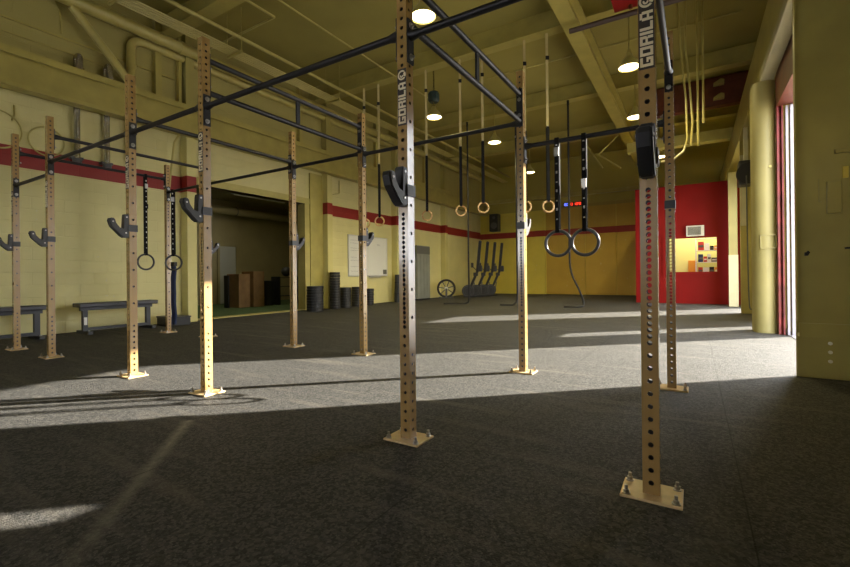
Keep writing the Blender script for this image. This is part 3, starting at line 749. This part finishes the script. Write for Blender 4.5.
# ------------------------------------------------------------------ office contents
t = empty('air_conditioner', 'small white air conditioner grille on the red wall above the window', 'air conditioner', (.165, RY, 2.2))
MB().box((-.23, -.16, -.16), (.23, 0, .16), .012).build('casing', 'plastwhite', t)
g = MB().box((-.19, -.168, -.12), (.15, -.158, .12)).build('grille', 'grille', t)
m = MB()
for k in range(7): m.box((-.19, -.174, -.11+k*.034), (.15, -.166, -.10+k*.034))
m.build('slats', 'alu', g)
t = empty('storage_shelf', 'white rack of goods seen through the office window', 'shelf', (.52, 15.6, 0))
MB().box((-.35, -.2, 0), (-.31, .2, 2.2)).box((.31, -.2, 0), (.35, .2, 2.2)).build('posts', 'plastwhite', t)
for z in (.9, 1.3, 1.7, 2.1): MB().box((-.35, -.2, z-.02), (.35, .2, z)).build('shelf', 'plastwhite', t)
random.seed(11)
cols = ['redcard', 'plastwhite', 'black', 'orange', 'bluefab', 'redcard', 'plastwhite', 'grille']
nm = ['red', 'white', 'black', 'orange', 'navy', 'dark red', 'pale', 'grey']
k = 0
for zi, z in enumerate((.9, 1.3, 1.7)):
    x = -.27
    while x < .22:
        wd = random.uniform(.09, .17); h = random.uniform(.14, .3)
        o = MB().box((.52+x, 15.42, z), (.52+x+wd, 15.62, z+h), .006).build('carton', cols[k % 8])
        lev = ('lower', 'middle', 'upper')[zi]
        tag(o, '%s carton on the %s shelf behind the office window, %s along it' % (nm[k % 8], lev, ORD[int((x+.27)/.13)]), 'box', 'cartons on the office shelf')
        MB().box((.52+x+.01, 15.415, z+h*.35), (.52+x+wd-.01, 15.42, z+h*.6)).build('carton_label', 'plastwhite' if k % 2 else 'grille', o)
        x += wd+.015; k += 1
o = MB().box((-.05, 16.1, .5), (.22, 16.28, 1.38), .01).build('orange_board', 'orange'); tag(o, 'orange board leaning on the yellow wall inside the office', 'board')

# ------------------------------------------------------------------ pipes and conduits
def pipe(name, pts, r, m, label, cat='pipe', n=14, group=None, rings=()):
    o = MB().tube(pts, r, n).build(name, m, None, 'auto'); tag(o, label, cat, group)
    for p, d in rings:
        p = Vector(p); d = Vector(d).normalized(); MB().cyl(p-d*.035, p+d*.035, r*1.14, n=n).build('coupling', m, o, 'auto')
    return o
def arc(c, r, a0, a1, ux, uy, n=8):
    c = Vector(c); ux = Vector(ux); uy = Vector(uy)
    return [c+ux*r*math.cos(a0+(a1-a0)*k/n)+uy*r*math.sin(a0+(a1-a0)*k/n) for k in range(n+1)]
pipe('large_pipe', [(XL+.30, YB, 5.72), (XL+.30, YF-.4, 5.72)], .115, 'pipe', 'thick yellow pipe running under the ceiling along the left wall', rings=[((XL+.3, y, 5.72), (0, 1, 0)) for y in (3.0, 6.6, 10.2)])
el = [(XL+.09, 2.14, 3.2), (XL+.09, 2.14, 5.38)]+arc((XL+.09, 2.36, 5.38), .22, PI, PI/2, (0, 1, 0), (0, 0, 1))[1:]+[(XL+.09, 12.4, 5.60)]
pipe('elbow_pipe', el, .08, 'pipe', 'yellow pipe rising from the wall and bending along under the thick pipe', rings=[((XL+.09, 2.14, 5.05), (0, 0, 1)), ((XL+.09, 4.2, 5.60), (0, 1, 0))])
pipe('diagonal_pipe', [(XL+.28, 1.14, 5.62), (XL+.28, 1.22, 5.54), (XL+.28, 2.02, 4.66), (XL+.28, 2.10, 4.57)], .07, 'pipe', 'short yellow pipe slanting down from the thick pipe to the beam', rings=[((XL+.28, 1.28, 5.47), (0, .7, -.75))])
for y, w_ in ((1.26, 'left'), (1.72, 'right')):
    p = [(XL+.10, y, 3.02), (XL+.10, y, 4.78)]+arc((XL+.17, y, 4.78), .07, PI, PI*.06, (1, 0, 0), (0, 0, 1))[1:]+[(XL+.245, y, 4.60)]
    o = pipe('hooked_pipe', p, .048, 'chrome', 'bare metal pipe hooked over the wall beam, %s of the pair' % w_, 'pipe', 14, 'hooked pipes over the wall beam')
    MB().cyl((XL+.10, y, 2.99), (XL+.10, y, 3.06), .068, n=14).box((XL, y-.09, 3.05), (XL+.12, y+.09, 3.09)).build('end_clamp', 'grey', o, 'auto')
    MB().cyl((XL+.245, y, 4.56), (XL+.245, y, 4.62), .06, n=14).build('hook_nut', 'chrome', o, 'auto')
for i, xo in enumerate((-.19, -.12, -.05, .02, .09)):
    pipe('conduit', [(-7.66+xo, YB, 5.46+.0), (-7.66+xo, YF-.3, 5.46)], .016, 'pipe', 'thin yellow conduit in the ceiling bundle, %s from the wall' % ORD[i], 'conduit', 8, 'conduits in the ceiling bundle')
pipe('conduit', [(-7.50, YB, 5.70), (-7.50, YF-.3, 5.70)], .035, 'pipe', 'thicker yellow conduit above the ceiling bundle', 'conduit', 10)
for i, y in enumerate((1.3, 3.4, 6.2, 9.4, 12.6)):
    o = MB().box((-7.95, y-.02, 5.40), (-7.45, y+.02, 5.44)).cyl((-7.93, y, 5.4), (-7.93, y, CZ), .008, n=8).cyl((-7.47, y, 5.4), (-7.47, y, CZ), .008, n=8).build('conduit_hanger', 'steelp')
    tag(o, 'steel trapeze hanger under the conduit bundle, %s from the near end' % ORD[i], 'hanger', 'trapeze hangers under the conduits')
pipe('conduit', [(-6.53, YB, 5.82), (-6.53, 3.44, 5.82)], .022, 'pipe', 'yellow conduit ending at the elbow under the ceiling', 'conduit', 8)
pipe('conduit', [(-6.53, 3.44, 5.82), (-8.75, 3.46, 5.82)], .020, 'pipe', 'yellow conduit crossing to the left wall under the ceiling', 'conduit', 8)
pipe('conduit', [(-6.05, YB, 5.82), (-6.05, 8.2, 5.82)], .016, 'pipe', 'thin yellow conduit running alone along the ceiling', 'conduit', 8)
pipe('conduit', [(-4.6, 8.9, 6.26), (1.0, 8.9, 6.26)], .014, 'pipe', 'thin yellow conduit across the ceiling above the lamps', 'conduit', 8)
# hoops and thin conduits on the left wall
for y, rr, w_ in ((.24, .30, 'larger left'), (.86, .24, 'smaller right')):
    o = MB().torus((XL+.03, y, 3.32 if rr > .25 else 3.27), rr, .012, 'X', 40, 8).build('wall_hoop', 'pipe', None, True)
    tag(o, 'yellow painted hoop on the left wall above the red stripe, %s one' % w_, 'hoop', 'hoops on the left wall')
pipe('conduit', [(XL+.02, .45, 3.75), (XL+.02, .45, 3.60), (XL+.02, .42, 3.50)], .012, 'steelp', 'short bent conduit stub above the hoops', 'conduit', 8)
pipe('conduit', [(XL+.02, 1.0, 5.75)]+[(XL+.02, 1.06, 5.6), (XL+.02, 1.08, 5.2)], .014, 'steelp', 'short bent conduit stub high on the left wall', 'conduit', 8)
pipe('conduit', [(XL+.03, 8.0, 3.9), (XL+.03, 8.0, 3.5), (XL+.03, 7.7, 3.42), (XL+.03, 7.55, 3.35), (XL+.03, 7.5, 3.1)], .012, 'pipe', 'thin bent conduit on the wall above the whiteboard', 'conduit', 8)
pipe('conduit', [(XL+.26, 2.96, 3.9), (XL+.26, 2.86, 3.72), (XL+.2, 2.84, 3.3), (XL+.08, 2.83, 2.6)], .02, 'pipe', 'bent conduit beside the nearest pilaster', 'conduit', 8)
# hanging conduits by the red wall
for pts, lb, rad in (([(-.10, 8.0, CZ), (-.06, 8.0, 5.4), (.02, 8.0, 4.4), (.04, 8.0, 3.6), (-.02, 8.0, 3.36), (-.2, 8.0, 3.22), (-.42, 8.0, 3.2)], 'wavy hanging cable left of its group, curling at its end', .018),
                ([(.03, 8.0, CZ), (.02, 8.0, 5.4), (.09, 8.0, 4.6), (.13, 8.0, 3.9), (.10, 8.0, 3.45)], 'wavy hanging cable, second from the left of its group', .018),
                ([(.22, 8.0, CZ), (.22, 8.0, 3.42)], 'straight hanging conduit before the maroon beam, the left and longer', .02),
                ([(.31, 8.0, CZ), (.31, 8.0, 3.85)], 'straight hanging conduit before the maroon beam, the right and shorter', .02)):
    pipe('hanging_conduit', pts, rad, 'pipe', lb, 'conduit', 8, 'conduits hanging before the maroon beam')
# angle clips on the maroon beam
for z in (5.62, 6.0):
    o = MB().prism([(.62, z), (.86, z), (.86, z+.10), (.78, z+.13), (.62, z+.04)], 12.02, 12.2, 'Y').build('angle_clip', 'steelp')
    tag(o, '%s mustard angle clip on the maroon beam' % ('lower' if z < 5.8 else 'upper'), 'bracket', 'angle clips on the maroon beam')
# unit heater pipe and box
o = MB().box((-.98, 5.55, 5.36), (-.30, 5.95, 5.95), .01).build('ceiling_heater', mat('deep_red_enamel', (.26, .008, .008), .4)); tag(o, 'deep red box heater hung from the ceiling', 'heater')
MB().cyl((-.72, 5.85, 5.30), (-.72, 5.85, 5.37), .03).build('outlet', 'maroon', o)
m = MB()
for sx in (-.9, -.38): m.cyl((sx, 5.75, 5.94), (sx, 5.75, CZ), .012, n=8)
m.build('hanger_rods', 'maroon', o)
pipe('black_pipe', [(-1.72, 5.92, 5.26), (1.0, 5.92, 5.26)], .045, mat('purple_brown_pipe', (.07, .045, .04), .45), 'dark brown pipe under the red ceiling heater', 'pipe')
# brace rods at the girder's far end
for i, (p, q) in enumerate((((-2.0, 14.5, 5.86), (-2.75, 14.5, 5.2)), ((-3.3, 14.45, 5.86), (-2.6, 14.45, 4.7)), ((-2.75, 14.4, 5.2), (-2.0, 14.4, 4.6)))):
    pipe('brace_rod', [p, q], .025, 'pipe', '%s yellow brace rod below the girder' % ('upper', 'long', 'lower')[i], 'brace', 8, 'brace rods below the girder')
# chain hoist by the right wall
t = empty('door_operator', 'black chain door operator below the right header, beyond the cream column', 'hoist', (1.06, 9.3, 2.98))
MB().box((-.12, -.2, -.22), (.12, .2, .28), .02).build('motor_box', 'plastic', t)
MB().cyl((.05, -.24, .0), (.05, -.16, .0), .22, n=28).build('chain_wheel', 'black', t, 'auto')
MB().cyl((.16, -.3, .05), (.16, .3, .05), .09, n=18).build('gear_motor', 'black', t, 'auto')
ch = []
for k in range(41):
    a = k/40
    ch.append((.02 if a < .5 else .12, -.25, -.05-2.75*math.sin(PI*a)))
MB().tube([(-.0+.13*k/24, -.25, -.05-2.75*(1-abs(2*k/24-1)**6)) for k in range(25)], .012, 6).build('pull_chain', 'grey', t)
MB().box((-.02, -.05, .28), (.05, .05, 1.0)).build('mount', 'palepost', t)

# ------------------------------------------------------------------ things in the side room
t = empty('side_door', 'pale grey door in the back of the dark side room', 'door', (sx0, 7.55, 0))
MB().box((0, -.32, 0), (.05, .32, 2.05), .005).build('leaf', mat('pale_grey_door', (.45, .46, .42), .5), t)
m = MB(); m.box((0, -.40, 0), (.07, -.32, 2.13)); m.box((0, .32, 0), (.07, .40, 2.13)); m.box((0, -.40, 2.05), (.07, .40, 2.13)); m.build('frame', 'darkwall', t)
MB().cyl((.05, .25, 1.0), (.10, .25, 1.0), .03).build('handle', 'zinc', t)
for i, (x, y, h) in enumerate(((-12.05, 6.50, 1.04), (-11.95, 6.95, 1.12))):
    t = empty('plywood_box', 'brown plywood jump box in the side room, %s of two' % ('left', 'right')[i], 'box', (x, y, 0), 'plywood boxes in the side room')
    MB().box((-.3, -.2, 0), (.3, .2, h), .006).build('carcass', 'ply', t)
    for dz in (.25, h-.2): MB().box((.3, -.2, dz), (.312, .2, dz+.05)).build('edge_strip', 'ply', t)
o = MB().box((-12.2, 6.10, 0), (-12.0, 6.15, 1.0)).build('leaning_board', 'black'); tag(o, 'black board leaning beside the plywood box in the side room', 'board'); 
t = empty('side_bin', 'black bin in the dark side room by the plywood boxes', 'bin', (-11.95, 7.52, 0))
MB().lathe([(0, 0), (.18, 0), (.21, .78), (.22, .80), (.19, .80), (.16, .05), (0, .05)], (0, 0, 0), 24).build('body', 'rubber', t, 'auto')
MB().torus((0, 0, .80), .205, .018, 'Z', 28, 8).build('rim', 'rubber', t, True)
t = empty('dumbbell_rack', 'black rack with a ball on top beside the jamb in the side room', 'rack', (-11.95, 8.25, 0))
for y in (-.4, .4): MB().box((-.2, y-.03, 0), (.2, y+.03, .95)).build('upright', 'black', t)
for z in (.3, .62, .92): MB().box((-.2, -.4, z-.02), (.2, .4, z)).build('shelf', 'black', t)
bm_ = MB(); bmesh.ops.create_uvsphere(bm_.bm, u_segments=20, v_segments=12, radius=.17, matrix=Matrix.Translation((-11.95, 8.3, .952+.17)))
tag(bm_.build('medicine_ball', 'rubber', None, True), 'black medicine ball on top of the rack in the side room', 'ball')
l = bpy.data.lights.new('side_room_light', 'AREA'); l.energy = 20; l.size = .3; l.shape = 'RECTANGLE'; l.size_y = 2; l.color = (1, .9, .6)
lo = bpy.data.objects.new('side_room_light', l); COL.objects.link(lo); lo.location = (-11.6, 7.0, 3.40)
o = MB().cyl((-13.6, .6, 3.25), (-13.6, 11.9, 3.25), .14, n=16).build('duct_pipe', 'darkwall', None, 'auto'); tag(o, 'long pale duct under the side room ceiling', 'duct')
m = MB()
for y in (2.5, 5, 7.5, 10): m.torus((-13.6, y, 3.25), .145, .015, 'Y', 20, 6)
m.build('duct_bands', 'grille', o)
t = empty('strip_light', 'dim strip light under the side room ceiling', 'light', (-11.6, 7.0, 3.45))
MB().box((-.06, -1.0, 0), (.06, 1.0, .06)).build('housing', 'plastwhite', t); MB().cyl((0, -.95, -.02), (0, .95, -.02), .018).build('tube', 'plastwhite', t)
# small things on the floor by the pilaster: low black box and hanging navy bands
t = empty('storage_box', 'low black box on the floor beside the nearest pilaster', 'box', (-8.75, 2.72, 0))
MB().box((-.25, -.2, 0), (.25, .2, .15), .01).build('body', 'rubber', t); MB().box((-.26, -.21, .15), (.26, .21, .18), .008).build('lid', 'plastic', t)
t = empty('resistance_band', 'dark navy bands hanging beside the farthest left upright', 'band', (-7.72, 2.17, .12))
for dx in (-.03, .03):
    pts = [(dx, 0, 1.05)]+[(dx+.02*math.sin(k), .01*math.cos(k*1.3), 1.05-k*.1) for k in range(1, 11)]+[(dx, 0, 0)]
    MB().tube(pts, .028, 8).build('band', 'bluefab', t, True)
MB().box((-.07, -.03, 1.03), (.07, .03, 1.10), .006).build('hook', 'black', t)

# ------------------------------------------------------------------ ceiling lamps
def make_lamp():
    t = empty('pendant_lamp', '', 'lamp')
    prof = [(.035, .27), (.05, .25), (.06, .20), (.10, .16), (.155, .09), (.185, .02), (.19, 0), (.183, .0), (.178, .02), (.148, .085), (.095, .15), (.055, .19), (.03, .24)]
    MB().lathe(prof, (0, 0, 0), 32).build('lamp_shade', 'shade', t, 'auto')
    MB().lathe([(0, -.012), (.08, -.008), (.14, .002), (.172, .018), (.16, .045), (.11, .10), (0, .12)], (0, 0, 0), 28).build('bulb', 'bulb', t, True)
    return t
lp = make_lamp()
LAMPS = [(-3.37, 3.63, 4.9, 'bright bell lamp just right of the front middle upright top'),
         (-5.35, 7.31, 4.87, 'bell lamp below a dark ballast box'),
         (-4.89, 10.08, 4.87, 'bell lamp seen left of the sunlit back upright'),
         (-5.24, 14.4, 4.87, 'distant bell lamp right of the sunlit back upright'),
         (-.89, 7.1, 4.87, 'bell lamp left of the nearest right upright'),
         (-1.1, 10.1, 4.87, 'bell lamp half hidden by the nearest right upright'),
         (-.82, 14.7, 4.87, 'distant bell lamp behind the nearest right upright')]
for i, (x, y, z, lb) in enumerate(LAMPS):
    c = lp if i == 0 else copy_tree(lp)
    c.location = (x, y, z); c.scale = (1.05,)*3
    tag(c, lb, 'lamp', 'bell lamps under the ceiling')
    b = MB()
    if i == 1:
        b.lathe([(0, .36), (.10, .36), (.135, .41), (.135, .56), (.11, .60), (0, .60)], (0, 0, 0), 10)
        b.build('ballast', 'bluegrey', c); b = MB()
    b.cyl((0, 0, .26), (0, 0, (CZ-z)/1.05), .012, n=8).cyl((0, 0, .25), (0, 0, .32), .04, .03, n=14)
    b.build('stem', 'steelp' if i != 1 else 'black', c)
    l = bpy.data.lights.new('lamp_light', 'SPOT'); l.energy = 150; l.color = (1, .83, .38); l.spot_size = math.radians(150); l.spot_blend = .6; l.shadow_soft_size = .12
    lo = bpy.data.objects.new('lamp_light', l); COL.objects.link(lo); lo.parent = c; lo.location = (0, 0, -.03)
# office light
l = bpy.data.lights.new('office_light', 'AREA'); l.energy = 150; l.size = 1.2; l.color = (1, .98, .80)
lo = bpy.data.objects.new('office_light', l); COL.objects.link(lo); lo.location = (.1, 15.0, rz1-.15)

# ------------------------------------------------------------------ sun, sky, camera
l = bpy.data.lights.new('sun', 'SUN'); l.energy = 31; l.angle = math.radians(.6); l.color = (1, .92, .77)
so = bpy.data.objects.new('sun', l); COL.objects.link(so)
d = Vector((-1, -.93, -.546)); so.rotation_euler = d.to_track_quat('-Z', 'Y').to_euler()
wd = bpy.data.worlds.new('sky'); scn.world = wd; wd.use_nodes = True
bg = wd.node_tree.nodes['Background']; bg.inputs[0].default_value = (.96, .97, 1.0, 1); bg.inputs[1].default_value = 9

cam = bpy.data.cameras.new('camera'); co = bpy.data.objects.new('camera', cam); COL.objects.link(co)
f, yaw, pitch, roll = 435.03, .554, .0014, -.0099
cam.sensor_fit = 'HORIZONTAL'; cam.sensor_width = 36; cam.lens = f*36/850; cam.shift_y = -8.626/850; cam.clip_start = .05
fw = Vector((-math.sin(yaw)*math.cos(pitch), math.cos(yaw)*math.cos(pitch), math.sin(pitch)))
r0 = Vector((math.cos(yaw), math.sin(yaw), 0)); u0 = r0.cross(fw)
R = r0*math.cos(roll)+u0*math.sin(roll); U = u0*math.cos(roll)-r0*math.sin(roll)
co.matrix_world = Matrix(((R.x, U.x, -fw.x, .1284), (R.y, U.y, -fw.y, -2.044), (R.z, U.z, -fw.z, .9386), (0, 0, 0, 1)))
scn.camera = co
vs = scn.view_settings
vs.view_transform = 'Standard'; vs.look = 'None'; vs.exposure = .18; vs.gamma = 1; vs.use_curve_mapping = False
scn.cycles.max_bounces = 8; scn.cycles.diffuse_bounces = 6
